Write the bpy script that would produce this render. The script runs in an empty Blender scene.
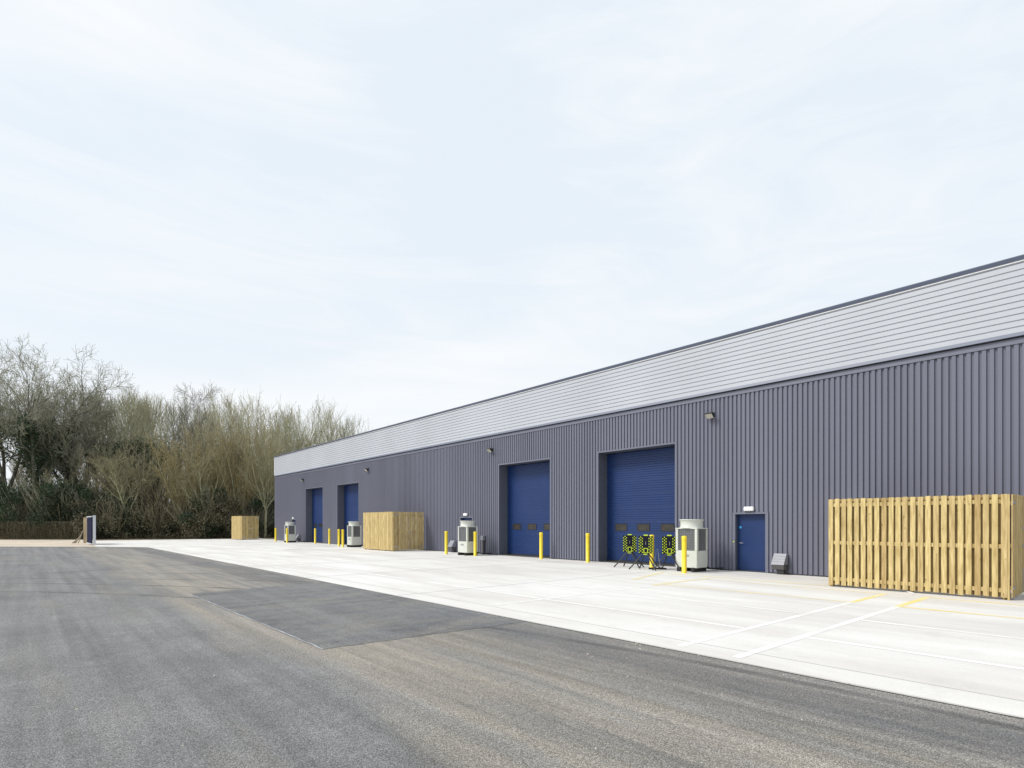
import bpy, bmesh, math, random
from mathutils import Vector, Matrix
R = math.radians
scene = bpy.context.scene
C = bpy.data.collections.new("place"); scene.collection.children.link(C)

# ---------------------------------------------------------------- materials
def mat(name, col, rough=0.6, metal=0.0, var=0.0, scale=4.0, bump=0.0, bscale=60, island=0.0, stretch=None, spec=0.5, grain=None):
    m = bpy.data.materials.new(name); m.use_nodes = True
    nt = m.node_tree; N = nt.nodes; L = nt.links; b = N['Principled BSDF']
    b.inputs['Base Color'].default_value = (*col, 1); b.inputs['Roughness'].default_value = rough
    b.inputs['Metallic'].default_value = metal; b.inputs['Specular IOR Level'].default_value = spec
    tc = N.new('ShaderNodeTexCoord'); src = tc.outputs['Object']
    if stretch:
        mp = N.new('ShaderNodeMapping'); mp.inputs['Scale'].default_value = stretch
        L.new(src, mp.inputs['Vector']); src = mp.outputs['Vector']
    last = None
    def scalemix(prev, fac_socket, lo, hi, rng=(0.3, 0.7)):
        mr = N.new('ShaderNodeMapRange'); mr.inputs[1].default_value = rng[0]; mr.inputs[2].default_value = rng[1]
        mr.inputs[3].default_value = lo; mr.inputs[4].default_value = hi
        L.new(fac_socket, mr.inputs[0])
        mx = N.new('ShaderNodeMix'); mx.data_type = 'RGBA'; mx.blend_type = 'MULTIPLY'; mx.inputs[0].default_value = 1
        if prev is None: mx.inputs[6].default_value = (*col, 1)
        else: L.new(prev, mx.inputs[6])
        L.new(mr.outputs[0], mx.inputs[7]); return mx.outputs[2]
    if var:
        n = N.new('ShaderNodeTexNoise'); n.inputs['Scale'].default_value = scale; n.inputs['Detail'].default_value = 6
        L.new(src, n.inputs['Vector']); last = scalemix(last, n.outputs['Fac'], 1 - var, 1 + var)
    if grain:
        n = N.new('ShaderNodeTexNoise'); n.inputs['Scale'].default_value = grain[0]; n.inputs['Detail'].default_value = 3
        L.new(src, n.inputs['Vector']); last = scalemix(last, n.outputs['Fac'], 1 - grain[1], 1 + grain[1])
    if island:
        g = N.new('ShaderNodeNewGeometry')
        last = scalemix(last, g.outputs['Random Per Island'], 1 - island, 1 + island, (0, 1))
    if last is not None: L.new(last, b.inputs['Base Color'])
    if bump:
        n = N.new('ShaderNodeTexNoise'); n.inputs['Scale'].default_value = bscale; n.inputs['Detail'].default_value = 4
        L.new(src, n.inputs['Vector'])
        bp = N.new('ShaderNodeBump'); bp.inputs['Strength'].default_value = bump; bp.inputs['Distance'].default_value = 0.01
        L.new(n.outputs['Fac'], bp.inputs['Height']); L.new(bp.outputs[0], b.inputs['Normal'])
    return m

M = {}
M['clad'] = mat('grey_cladding', (.148, .154, .203), .40, var=.075, scale=.9, stretch=(1, .8, .10), grain=(.25, .06))
M['clad_trim'] = mat('grey_flashing', (.150, .158, .206), .4, var=.05, scale=1)
M['silver'] = mat('silver_cladding', (.475, .50, .545), .42, metal=.0, var=.04, scale=.4)
M['cap'] = mat('coping_paint', (.07, .085, .13), .4, var=.08, scale=1)
M['postdark'] = mat('black_navy_plastic', (.008, .010, .020), .7, spec=.2)
M['drip'] = mat('drip_flashing', (.13, .15, .21), .5)
M['reveal'] = mat('reveal_paint', (.10, .11, .14), .5, var=.06, scale=2)
M['dark'] = mat('black_metal', (.012, .012, .014), .5)
M['plinth'] = mat('plinth', (.05, .05, .055), .8)
M['blue'] = mat('blue_shutter', (.007, .030, .122), .42, var=.06, scale=1.2)
M['blue2'] = mat('blue_door_paint', (.007, .029, .118), .4, var=.05, scale=2)
M['pane'] = mat('smoked_pane', (.042, .038, .032), .2, var=.3, scale=6)
M['paneframe'] = mat('pane_rubber', (.02, .02, .03), .5)
M['white'] = mat('white_plastic', (.8, .8, .8), .35)
M['roof'] = mat('roof_sheet', (.32, .33, .35), .5)
M['cream'] = mat('cream_casing', (.58, .60, .555), .45, var=.04, scale=3)
M['coil'] = mat('coil_fins', (.12, .125, .135), .55, var=.2, scale=9, stretch=(1, 1, .15), metal=.2)
M['wire'] = mat('guard_wire', (.30, .31, .31), .5)
M['rubber'] = mat('black_rubber', (.02, .02, .02), .85)
M['yellow'] = mat('yellow_sleeve', (.86, .65, .035), .45, var=.06, scale=5)
M['cowl'] = mat('galvanised_cowl', (.24, .25, .29), .5, var=.1, scale=5)
M['cowldark'] = mat('cowl_underside', (.09, .085, .09), .6)
M['lens'] = mat('lamp_lens', (.55, .53, .45), .2)
M['lime'] = mat('lime_reflective', (.62, .78, .05), .5)
M['steelblue'] = mat('blue_steel', (.10, .17, .33), .45)
M['galv'] = mat('galvanised', (.5, .52, .55), .35, metal=.5)
M['sticker'] = mat('blue_sticker', (.05, .35, .75), .4)
M['earth'] = mat('earth', (.17, .13, .085), .95, var=.35, scale=.25, bump=.6, bscale=9)
M['gravel'] = mat('gravel', (.50, .43, .35), .95, var=.15, scale=.4, grain=(14, .15), bump=.4)
M['bark'] = mat('oak_bark', (0.14, 0.135, 0.105), .9, var=.35, scale=2.5, island=.15)
M['barkgreen'] = mat('lichen_bark', (0.38, 0.375, 0.235), .9, var=.3, scale=2.5, island=.15)
M['twig'] = mat('grey_twigs', (0.3, 0.3, 0.225), .9, island=.35)
M['twigpale'] = mat('pale_twigs', (0.42, 0.41, 0.29), .9, island=.3)
M['twigolive'] = mat('olive_twigs', (.27, .255, .15), .9, island=.35)
M['twigochre'] = mat('ochre_twigs', (0.33, 0.28, 0.15), .9, island=.35)
M['twigbrown'] = mat('brown_twigs', (0.26, 0.235, 0.155), .9, island=.35)
M['twigbirch'] = mat('birch_twigs', (0.26, 0.24, 0.22), .9, island=.3)
M['birch'] = mat('birch_bark', (.40, .38, .34), .8, var=.4, scale=3)
M['catkin'] = mat('catkins', (0.37, 0.32, 0.14), .8, island=.35)
M['ivy'] = mat('ivy_leaves', (0.05, 0.08, 0.042), .75, spec=.2, island=.5)
M['evergreen'] = mat('evergreen_leaves', (0.038, 0.052, 0.03), .8, spec=.2, island=.5)
M['bramble'] = mat('bramble_leaves', (0.1, 0.09, 0.052), .75, island=.5)
M['hedgeleaf'] = mat('dry_hedge_leaves', (.082, .073, .046), .85, island=.5, spec=.2)
M['fencebrown'] = mat('weathered_boards', (.068, .058, .04), .9, var=.35, scale=.9, island=.3)
M['fencelight'] = mat('weathered_cap', (.16, .125, .085), .9, var=.2, scale=2)
M['navy'] = mat('navy_gate_sheet', (.02, .024, .055), .95, spec=.05)
M['postwhite'] = mat('white_post_paint', (.55, .58, .62), .5)
M['timber'] = mat('pale_timber', (.40, .33, .21), .8, var=.2, scale=5, stretch=(1, 1, .2))
M['log'] = mat('rough_poles', (.26, .22, .17), .9, island=.3)
M['wline'] = mat('white_line_paint', (.82, .83, .83), .6, var=.05, scale=2)
M['joint'] = mat('joint_sealant', (.38, .38, .37), .8)
M['edgegap'] = mat('bitumen_gap', (.05, .05, .052), .9, var=.5, scale=6)
M['seam'] = mat('bitumen_seam', (.33, .345, .38), .8, var=.5, scale=3)
M['stone'] = mat('loose_stones', (.42, .38, .33), .9, island=.4)

def faded_paint(name, col, worn):
    m = mat(name, col, .6); nt = m.node_tree; N = nt.nodes; L = nt.links
    tc = N.new('ShaderNodeTexCoord'); n = N.new('ShaderNodeTexNoise'); n.inputs['Scale'].default_value = .9; n.inputs['Detail'].default_value = 8
    n.inputs['Roughness'].default_value = .7
    L.new(tc.outputs['Object'], n.inputs['Vector'])
    r = N.new('ShaderNodeMapRange'); r.inputs[1].default_value = .38; r.inputs[2].default_value = .62; L.new(n.outputs['Fac'], r.inputs[0])
    mx = N.new('ShaderNodeMix'); mx.data_type = 'RGBA'; mx.inputs[6].default_value = (*col, 1); mx.inputs[7].default_value = (*worn, 1)
    L.new(r.outputs[0], mx.inputs[0]); L.new(mx.outputs[2], N['Principled BSDF'].inputs['Base Color']); return m
M['wline'] = faded_paint('white_line_paint', (.80, .80, .80), (.665, .665, .65))
M['yline'] = faded_paint('yellow_line_paint', (.78, .60, .14), (.72, .66, .45))
M['yfaint'] = faded_paint('worn_yellow_paint', (.78, .66, .32), (.66, .61, .45))

def wood(name, col):
    m = bpy.data.materials.new(name); m.use_nodes = True
    nt = m.node_tree; N = nt.nodes; L = nt.links; b = N['Principled BSDF']; b.inputs['Roughness'].default_value = .75
    g = N.new('ShaderNodeNewGeometry'); tc = N.new('ShaderNodeTexCoord')
    off = N.new('ShaderNodeVectorMath'); off.operation = 'MULTIPLY_ADD'
    cmb = N.new('ShaderNodeCombineXYZ')
    for i in range(3): L.new(g.outputs['Random Per Island'], cmb.inputs[i])
    off.inputs[1].default_value = (37, 53, 71)
    L.new(cmb.outputs[0], off.inputs[0]); L.new(tc.outputs['Object'], off.inputs[2])
    mp = N.new('ShaderNodeMapping'); mp.inputs['Scale'].default_value = (1, 1, .12); L.new(off.outputs[0], mp.inputs['Vector'])
    n = N.new('ShaderNodeTexNoise'); n.inputs['Scale'].default_value = 22; n.inputs['Detail'].default_value = 5; L.new(mp.outputs[0], n.inputs['Vector'])
    cr = N.new('ShaderNodeValToRGB'); L.new(n.outputs['Fac'], cr.inputs[0])
    cr.color_ramp.elements[0].position = .3; cr.color_ramp.elements[1].position = .72
    cr.color_ramp.elements[0].color = (col[0]*.62, col[1]*.55, col[2]*.45, 1); cr.color_ramp.elements[1].color = (col[0]*1.12, col[1]*1.12, col[2]*1.15, 1)
    # knots
    kp = N.new('ShaderNodeMapping'); kp.inputs['Scale'].default_value = (1, 1, .4); L.new(off.outputs[0], kp.inputs['Vector'])
    v = N.new('ShaderNodeTexVoronoi'); v.inputs['Scale'].default_value = 7.5; L.new(kp.outputs[0], v.inputs['Vector'])
    kr = N.new('ShaderNodeMapRange'); kr.inputs[1].default_value = .05; kr.inputs[2].default_value = .12; kr.inputs[3].default_value = .5; kr.inputs[4].default_value = 1
    L.new(v.outputs['Distance'], kr.inputs[0])
    mk = N.new('ShaderNodeMix'); mk.data_type = 'RGBA'; mk.blend_type = 'MULTIPLY'; mk.inputs[0].default_value = 1
    L.new(cr.outputs[0], mk.inputs[6]); L.new(kr.outputs[0], mk.inputs[7])
    ir = N.new('ShaderNodeValToRGB'); L.new(g.outputs['Random Per Island'], ir.inputs[0])
    e = ir.color_ramp.elements; e[0].color = (1.05, 1.05, 1.0, 1); e[1].color = (.66, .58, .46, 1)
    e[1].position = 1.0; k = e.new(.5); k.color = (.9, .88, .8, 1); k = e.new(.93); k.color = (.84, .80, .76, 1)
    m2 = N.new('ShaderNodeMix'); m2.data_type = 'RGBA'; m2.blend_type = 'MULTIPLY'; m2.inputs[0].default_value = 1
    L.new(mk.outputs[2], m2.inputs[6]); L.new(ir.outputs[0], m2.inputs[7]); L.new(m2.outputs[2], b.inputs['Base Color'])
    return m
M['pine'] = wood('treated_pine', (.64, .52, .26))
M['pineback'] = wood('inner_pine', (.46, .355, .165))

# asphalt -------------------------------------------------------
def asphalt(name, base, dusty=True):
    m = bpy.data.materials.new(name); m.use_nodes = True
    nt = m.node_tree; N = nt.nodes; L = nt.links; b = N['Principled BSDF']; b.inputs['Roughness'].default_value = .8
    tc = N.new('ShaderNodeTexCoord'); P = tc.outputs['Object']
    def noise(scale, det=4, vec=P, rough=.5):
        n = N.new('ShaderNodeTexNoise'); n.inputs['Scale'].default_value = scale; n.inputs['Detail'].default_value = det
        n.inputs['Roughness'].default_value = rough; L.new(vec, n.inputs['Vector']); return n.outputs['Fac']
    def mr(s, a, b_, c, d, smooth=False):
        x = N.new('ShaderNodeMapRange'); x.inputs[1].default_value = a; x.inputs[2].default_value = b_; x.inputs[3].default_value = c; x.inputs[4].default_value = d
        if smooth: x.interpolation_type = 'SMOOTHSTEP'
        L.new(s, x.inputs[0]); return x.outputs[0]
    def math_(op, a, c):
        x = N.new('ShaderNodeMath'); x.operation = op
        for i, s in ((0, a), (1, c)):
            if isinstance(s, (int, float)): x.inputs[i].default_value = s
            else: L.new(s, x.inputs[i])
        return x.outputs[0]
    def mix(f, a, c, bt='MIX'):
        x = N.new('ShaderNodeMix'); x.data_type = 'RGBA'; x.blend_type = bt
        for i, s in ((0, f), (6, a), (7, c)):
            if isinstance(s, (int, float)): x.inputs[i].default_value = s
            elif isinstance(s, tuple): x.inputs[i].default_value = (*s, 1)
            else: L.new(s, x.inputs[i])
        return x.outputs[2]
    def stretch(sx, sy):
        mp = N.new('ShaderNodeMapping'); mp.inputs['Scale'].default_value = (sx, sy, 1); L.new(P, mp.inputs['Vector']); return mp.outputs[0]
    sep = N.new('ShaderNodeSeparateXYZ'); L.new(P, sep.inputs[0]); X, Y = sep.outputs[0], sep.outputs[1]
    vor = N.new('ShaderNodeTexVoronoi'); vor.inputs['Scale'].default_value = 105; L.new(P, vor.inputs['Vector'])
    vsep = N.new('ShaderNodeSeparateColor'); L.new(vor.outputs['Color'], vsep.inputs[0])
    agg = mr(vsep.outputs[0], 0, 1, .56, 1.46)
    gap = mr(vor.outputs['Distance'], .2, .62, 1.08, .5)
    spk = math_('MULTIPLY', agg, gap)
    big = mr(noise(.5, 6, P, .6), .3, .7, .80, 1.20)
    strk = mr(noise(1.0, 6, stretch(3.0, .07), .65), .3, .7, .72, 1.28)
    mid = mr(noise(3.2, 7, P, .7), .3, .7, .86, 1.14)
    v = math_('MULTIPLY', math_('MULTIPLY', big, strk), mid)
    col = mix(1.0, base, v, 'MULTIPLY')
    if dusty:
        # tan dust: along the patch edge and over everything to the right of x = 2.6
        wob = math_('MULTIPLY', math_('SUBTRACT', noise(.5, 4, stretch(1, .5)), .5), 1.6)
        xx = math_('ADD', X, wob)
        d1 = mr(xx, 2.0, 2.75, 0, 1, True); d2 = mr(xx, 3.6, 5.0, 1, .75, True); d3 = mr(xx, 5.3, 5.9, 1, .55, True)
        far = mr(Y, 20, 50, 1, .65)
        patchy = mr(noise(1.3, 6, stretch(2.2, .16), .62), .3, .62, .12, 1)
        d = math_('MULTIPLY', math_('MULTIPLY', math_('MULTIPLY', d1, d2), math_('MULTIPLY', d3, far)), patchy)
        col = mix(math_('MULTIPLY', d, .85), col, (.40, .36, .30))
        fine = mr(noise(1.0, 6, stretch(4.5, .14), .68), .32, .68, .74, 1.26)
        right = mr(xx, 2.2, 3.2, 0, 1, True)
        fx = N.new('ShaderNodeMix'); fx.data_type = 'FLOAT'; L.new(right, fx.inputs[0]); fx.inputs[2].default_value = 1; L.new(fine, fx.inputs[3])
        col = mix(1.0, col, fx.outputs[0], 'MULTIPLY')
        # dark wheel-polished band beside the slab
        band = math_('MULTIPLY', mr(xx, 4.9, 5.4, 0, 1, True), mr(xx, 5.75, 6.15, 1, 0, True))
        col = mix(math_('MULTIPLY', band, .5), col, (.11, .115, .13))
        # faint patches of dust on the left
        l1 = mr(noise(.55, 6, stretch(1.6, .35), .65), .50, .70, 0, .55)
        col = mix(l1, col, (.30, .275, .24))
        # bright dust spot far left
        dx = math_('SUBTRACT', X, -4.0); dy = math_('MULTIPLY', math_('SUBTRACT', Y, 36.0), .35)
        rr = math_('SQRT', math_('ADD', math_('MULTIPLY', dx, dx), math_('MULTIPLY', dy, dy)), 0)
        col = mix(mr(rr, 1.0, 3.2, .6, 0, True), col, (.34, .34, .35))
        # curved tyre marks far left: circles about distant centres
        for cx, cy, rad, w, s in ((-18, 2, 25.8, .10, .55), (-18, 2, 24.1, .10, .5), (-30, -12, 47.5, .12, .45), (-30, -12, 45.6, .12, .4), (-5, 46, 22.5, .10, .35)):
            dx = math_('SUBTRACT', X, cx); dy = math_('SUBTRACT', Y, cy)
            rr = math_('SQRT', math_('ADD', math_('MULTIPLY', dx, dx), math_('MULTIPLY', dy, dy)), 0)
            t = math_('ABSOLUTE', math_('SUBTRACT', rr, rad), 0)
            col = mix(math_('MULTIPLY', mr(t, w * .35, w * 1.3, s + .1, 0, True), mr(noise(.8, 3), .35, .6, .3, 1)), col, (.06, .06, .065))
    else:
        l1 = mr(noise(1.3, 8, stretch(.45, 1.3), .72), .44, .66, 0, .75)
        col = mix(l1, col, (.30, .285, .26))
    col = mix(1.0, col, spk, 'MULTIPLY')
    L.new(col, b.inputs['Base Color'])
    bp = N.new('ShaderNodeBump'); bp.inputs['Strength'].default_value = .55; bp.inputs['Distance'].default_value = .006
    L.new(vor.outputs['Distance'], bp.inputs['Height']); bp.invert = True; L.new(bp.outputs[0], b.inputs['Normal'])
    return m
M['asphalt'] = asphalt('worn_asphalt', (.212, .216, .220))
M['patch'] = asphalt('newer_asphalt', (.178, .184, .194), False)

def concrete():
    m = bpy.data.materials.new('brushed_concrete'); m.use_nodes = True
    nt = m.node_tree; N = nt.nodes; L = nt.links; b = N['Principled BSDF']; b.inputs['Roughness'].default_value = .85
    tc = N.new('ShaderNodeTexCoord'); P = tc.outputs['Object']
    mp = N.new('ShaderNodeMapping'); mp.inputs['Scale'].default_value = (1, .18, 1); L.new(P, mp.inputs['Vector'])
    n1 = N.new('ShaderNodeTexNoise'); n1.inputs['Scale'].default_value = .9; n1.inputs['Detail'].default_value = 7; n1.inputs['Roughness'].default_value = .6; L.new(mp.outputs[0], n1.inputs['Vector'])
    cr = N.new('ShaderNodeValToRGB'); L.new(n1.outputs['Fac'], cr.inputs[0])
    cr.color_ramp.elements[0].position = .32; cr.color_ramp.elements[0].color = (.53, .51, .492, 1)
    cr.color_ramp.elements[1].position = .66; cr.color_ramp.elements[1].color = (.665, .665, .65, 1)
    mp2 = N.new('ShaderNodeMapping'); mp2.inputs['Scale'].default_value = (.6, 6, 1); L.new(P, mp2.inputs['Vector'])
    n2 = N.new('ShaderNodeTexNoise'); n2.inputs['Scale'].default_value = 14; n2.inputs['Detail'].default_value = 4; L.new(mp2.outputs[0], n2.inputs['Vector'])
    r2 = N.new('ShaderNodeMapRange'); r2.inputs[1].default_value = .3; r2.inputs[2].default_value = .7; r2.inputs[3].default_value = .965; r2.inputs[4].default_value = 1.03; L.new(n2.outputs['Fac'], r2.inputs[0])
    n3 = N.new('ShaderNodeTexNoise'); n3.inputs['Scale'].default_value = 1.7; n3.inputs['Detail'].default_value = 9; n3.inputs['Roughness'].default_value = .75; L.new(P, n3.inputs['Vector'])
    r3 = N.new('ShaderNodeMapRange'); r3.inputs[1].default_value = .3; r3.inputs[2].default_value = .45; r3.inputs[3].default_value = .9; r3.inputs[4].default_value = 1; L.new(n3.outputs['Fac'], r3.inputs[0])
    mm = N.new('ShaderNodeMath'); mm.operation = 'MULTIPLY'; L.new(r2.outputs[0], mm.inputs[0]); L.new(r3.outputs[0], mm.inputs[1])
    mx = N.new('ShaderNodeMix'); mx.data_type = 'RGBA'; mx.blend_type = 'MULTIPLY'; mx.inputs[0].default_value = 1
    L.new(cr.outputs[0], mx.inputs[6]); L.new(mm.outputs[0], mx.inputs[7]); L.new(mx.outputs[2], b.inputs['Base Color'])
    bp = N.new('ShaderNodeBump'); bp.inputs['Strength'].default_value = .15; bp.inputs['Distance'].default_value = .004
    L.new(n2.outputs['Fac'], bp.inputs['Height']); L.new(bp.outputs[0], b.inputs['Normal'])
    return m
M['concrete'] = concrete()

# ---------------------------------------------------------------- mesh helpers
class MB:
    def __init__(s): s.v = []; s.f = []
    def add(s, vs, fs):
        o = len(s.v); s.v += [tuple(p) for p in vs]; s.f += [tuple(i + o for i in f) for f in fs]
    def box(s, x0, x1, y0, y1, z0, z1, mtx=None):
        vs = [(x, y, z) for z in (z0, z1) for x, y in ((x0, y0), (x1, y0), (x1, y1), (x0, y1))]
        if mtx is not None: vs = [mtx @ Vector(p) for p in vs]
        s.add(vs, [(3, 2, 1, 0), (4, 5, 6, 7), (0, 1, 5, 4), (1, 2, 6, 5), (2, 3, 7, 6), (3, 0, 4, 7)]); return s
    def poly(s, pts, z): s.add([(x, y, z) for x, y in pts], [tuple(range(len(pts)))]); return s
    def extrude(s, prof, axis, a, b):
        """prof: list of 2D points; axis 'y': (x,z) profile swept along y; 'z': (x,y) along z"""
        n = len(prof)
        f = {'y': lambda p, t: (p[0], t, p[1]), 'z': lambda p, t: (p[0], p[1], t), 'x': lambda p, t: (t, p[0], p[1])}[axis]
        vs = [f(p, a) for p in prof] + [f(p, b) for p in prof]
        fs = [(i, (i + 1) % n, n + (i + 1) % n, n + i) for i in range(n)] + [tuple(range(n - 1, -1, -1)), tuple(range(n, 2 * n))]
        s.add(vs, fs); return s
    def tube(s, pts, rads, n=6, cap=True):
        prev = None; rings = []
        for i, p in enumerate(pts):
            p = Vector(p)
            d = (Vector(pts[min(i + 1, len(pts) - 1)]) - Vector(pts[max(i - 1, 0)]))
            if d.length < 1e-6: d = Vector((0, 0, 1))
            d.normalize()
            if prev is None: u = d.orthogonal().normalized()
            else:
                u = prev - d * prev.dot(d)
                u = u.normalized() if u.length > 1e-5 else d.orthogonal().normalized()
            prev = u; w = d.cross(u); r = rads[i]
            rings.append([p + (u * math.cos(2 * math.pi * k / n) + w * math.sin(2 * math.pi * k / n)) * r for k in range(n)])
        vs = [q for rg in rings for q in rg]
        fs = [(j * n + k, j * n + (k + 1) % n, (j + 1) * n + (k + 1) % n, (j + 1) * n + k) for j in range(len(pts) - 1) for k in range(n)]
        if cap: fs += [tuple(range(n - 1, -1, -1)), tuple(range((len(pts) - 1) * n, len(pts) * n))]
        s.add(vs, fs); return s
    def lathe(s, prof, cx, cy, n=32):
        vs = [(cx + r * math.cos(2 * math.pi * k / n), cy + r * math.sin(2 * math.pi * k / n), z) for r, z in prof for k in range(n)]
        fs = [(j * n + k, j * n + (k + 1) % n, (j + 1) * n + (k + 1) % n, (j + 1) * n + k) for j in range(len(prof) - 1) for k in range(n)]
        s.add(vs, fs); return s
    def build(s, name, m, parent=None, bevel=0, smooth=False, recalc=False):
        me = bpy.data.meshes.new(name); me.from_pydata(s.v, [], s.f)
        if bevel or recalc:
            bm = bmesh.new(); bm.from_mesh(me)
            bmesh.ops.recalc_face_normals(bm, faces=bm.faces)
            if bevel: bmesh.ops.bevel(bm, geom=bm.edges[:], offset=bevel, segments=2, affect='EDGES', clamp_overlap=True)
            bm.to_mesh(me); bm.free()
        me.materials.append(M[m] if isinstance(m, str) else m)
        if smooth:
            me.polygons.foreach_set('use_smooth', [True] * len(me.polygons))
        me.update(); o = bpy.data.objects.new(name, me); C.objects.link(o)
        if parent: o.parent = parent
        return o
def tag(o, label=None, cat=None, group=None, kind=None):
    for k, v in (('label', label), ('category', cat), ('group', group), ('kind', kind)):
        if v: o[k] = v
    return o
def thing(name, label, cat, loc=(0, 0, 0), rz=0, group=None):
    o = bpy.data.objects.new(name, None); o.empty_display_size = .2; C.objects.link(o); o.location = loc; o.rotation_euler = (0, 0, rz)
    return tag(o, label, cat, group)
def copy_tree(o, parent=None):
    c = o.copy(); C.objects.link(c)
    if parent: c.parent = parent
    for ch in list(o.children): copy_tree(ch, c)
    return c
def place(o, loc, rz=0, label=None, sc=None):
    o.location = loc; o.rotation_euler = (0, 0, rz)
    if sc: o.scale = sc
    if label: o['label'] = label
    return o

def leaf(mb, p, s, rng):
    n = Vector((rng.gauss(0, 1), rng.gauss(0, 1), rng.gauss(0, 1) + .5)).normalized(); u = n.orthogonal().normalized()
    a = rng.uniform(0, 6.28); w_ = n.cross(u); u, w_ = u * math.cos(a) + w_ * math.sin(a), w_ * math.cos(a) - u * math.sin(a)
    mb.add([p - u * s, p + w_ * s * .6, p + u * s, p - w_ * s * .6], [(0, 1, 2, 3)])
# ---------------------------------------------------------------- camera
TH = R(40.83); FPX = 562.5; EYE = 1.65; HOR = 523.5
cam = bpy.data.cameras.new('camera'); co = bpy.data.objects.new('camera', cam); C.objects.link(co)
co.location = (0, 0, EYE); co.rotation_euler = (R(90), 0, -TH)
cam.sensor_fit = 'HORIZONTAL'; cam.sensor_width = 36; cam.lens = 36 * FPX / 1024
cam.shift_y = (HOR - 384) / 1024; cam.clip_end = 3000; cam.clip_start = .05
scene.camera = co
def world(px, depth):            # surveyor's helper: bearing + distance -> place on the ground
    lat = (px - 512) / FPX * depth
    return (depth * math.sin(TH) + lat * math.cos(TH), depth * math.cos(TH) - lat * math.sin(TH))

# ---------------------------------------------------------------- light
SUN_EL, SUN_AZ = 46, (-.84, .54)
w = bpy.data.worlds.new("World"); scene.world = w; w.use_nodes = True
nt = w.node_tree; N = nt.nodes; L = nt.links
for n in list(N): N.remove(n)
out = N.new('ShaderNodeOutputWorld'); bg = N.new('ShaderNodeBackground'); sky = N.new('ShaderNodeTexSky')
sky.sky_type = 'NISHITA'; sky.sun_disc = False; sky.sun_elevation = R(SUN_EL); sky.sun_rotation = math.atan2(SUN_AZ[0], SUN_AZ[1])
sky.air_density = 1.2; sky.dust_density = 2.5; sky.ozone_density = 1.5
tc = N.new('ShaderNodeTexCoord')
def cloudn(scale, sc, rot, det=7, rough=.55, dist=.6):
    mp = N.new('ShaderNodeMapping'); mp.inputs['Scale'].default_value = sc; mp.inputs['Rotation'].default_value = rot
    L.new(tc.outputs['Generated'], mp.inputs['Vector'])
    n = N.new('ShaderNodeTexNoise'); n.inputs['Scale'].default_value = scale; n.inputs['Detail'].default_value = det
    n.inputs['Roughness'].default_value = rough; n.inputs['Distortion'].default_value = dist; L.new(mp.outputs[0], n.inputs['Vector']); return n.outputs['Fac']
def wm(op, a, b):
    x = N.new('ShaderNodeMath'); x.operation = op
    for i, s in ((0, a), (1, b)):
        if isinstance(s, (int, float)): x.inputs[i].default_value = s
        else: L.new(s, x.inputs[i])
    return x.outputs[0]
c1 = cloudn(1.1, (1, 1, 2.6), (R(6), R(-9), R(30)), 4, .45, .4); c2 = cloudn(3.0, (.6, 1.3, 5.0), (R(14), R(-16), R(20)), 9, .6, 1.1)
s1 = wm('ADD', wm('MULTIPLY', c1, .68), wm('MULTIPLY', c2, .32))
cr = N.new('ShaderNodeValToRGB'); L.new(s1, cr.inputs[0])
cr.color_ramp.elements[0].position = .40; cr.color_ramp.elements[0].color = (.93, .93, .93, 1)
cr.color_ramp.elements[1].position = .62; cr.color_ramp.elements[1].color = (1, 1, 1, 1)
veil = N.new('ShaderNodeMix'); veil.data_type = 'RGBA'      # the thin high cloud: its own brightness follows its thickness
veil.inputs[6].default_value = (6.42, 6.97, 7.52, 1); veil.inputs[7].default_value = (7.35, 7.5, 7.62, 1)
r = N.new('ShaderNodeMapRange'); r.inputs[1].default_value = .42; r.inputs[2].default_value = .62; L.new(s1, r.inputs[0]); L.new(r.outputs[0], veil.inputs[0])
sx = N.new('ShaderNodeSeparateXYZ'); L.new(tc.outputs['Generated'], sx.inputs[0])
hz = N.new('ShaderNodeMapRange'); hz.inputs[1].default_value = .0; hz.inputs[2].default_value = .45; hz.inputs[3].default_value = .62; hz.inputs[4].default_value = 0; L.new(sx.outputs[2], hz.inputs[0])
vh = N.new('ShaderNodeMix'); vh.data_type = 'RGBA'; L.new(hz.outputs[0], vh.inputs[0]); L.new(veil.outputs[2], vh.inputs[6]); vh.inputs[7].default_value = (7.0, 7.3, 7.55, 1); veil = vh
mx = N.new('ShaderNodeMix'); mx.data_type = 'RGBA'
L.new(cr.outputs[0], mx.inputs[0]); L.new(sky.outputs[0], mx.inputs[6]); L.new(veil.outputs[2], mx.inputs[7])
L.new(mx.outputs[2], bg.inputs['Color']); bg.inputs['Strength'].default_value = .1; L.new(bg.outputs[0], out.inputs[0])
sl = bpy.data.lights.new('sun', 'SUN'); sl.energy = 2.5; sl.angle = R(18); sl.color = (1, .96, .89)
so = bpy.data.objects.new('sun', sl); C.objects.link(so)
ce = math.cos(R(SUN_EL)); h = math.hypot(*SUN_AZ)
so.rotation_euler = Vector((SUN_AZ[0] / h * ce, SUN_AZ[1] / h * ce, math.sin(R(SUN_EL)))).to_track_quat('Z', 'Y').to_euler()
scene.view_settings.view_transform = 'Standard'; scene.view_settings.look = 'None'; scene.view_settings.gamma = 1
scene.view_settings.exposure = 0.4

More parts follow.
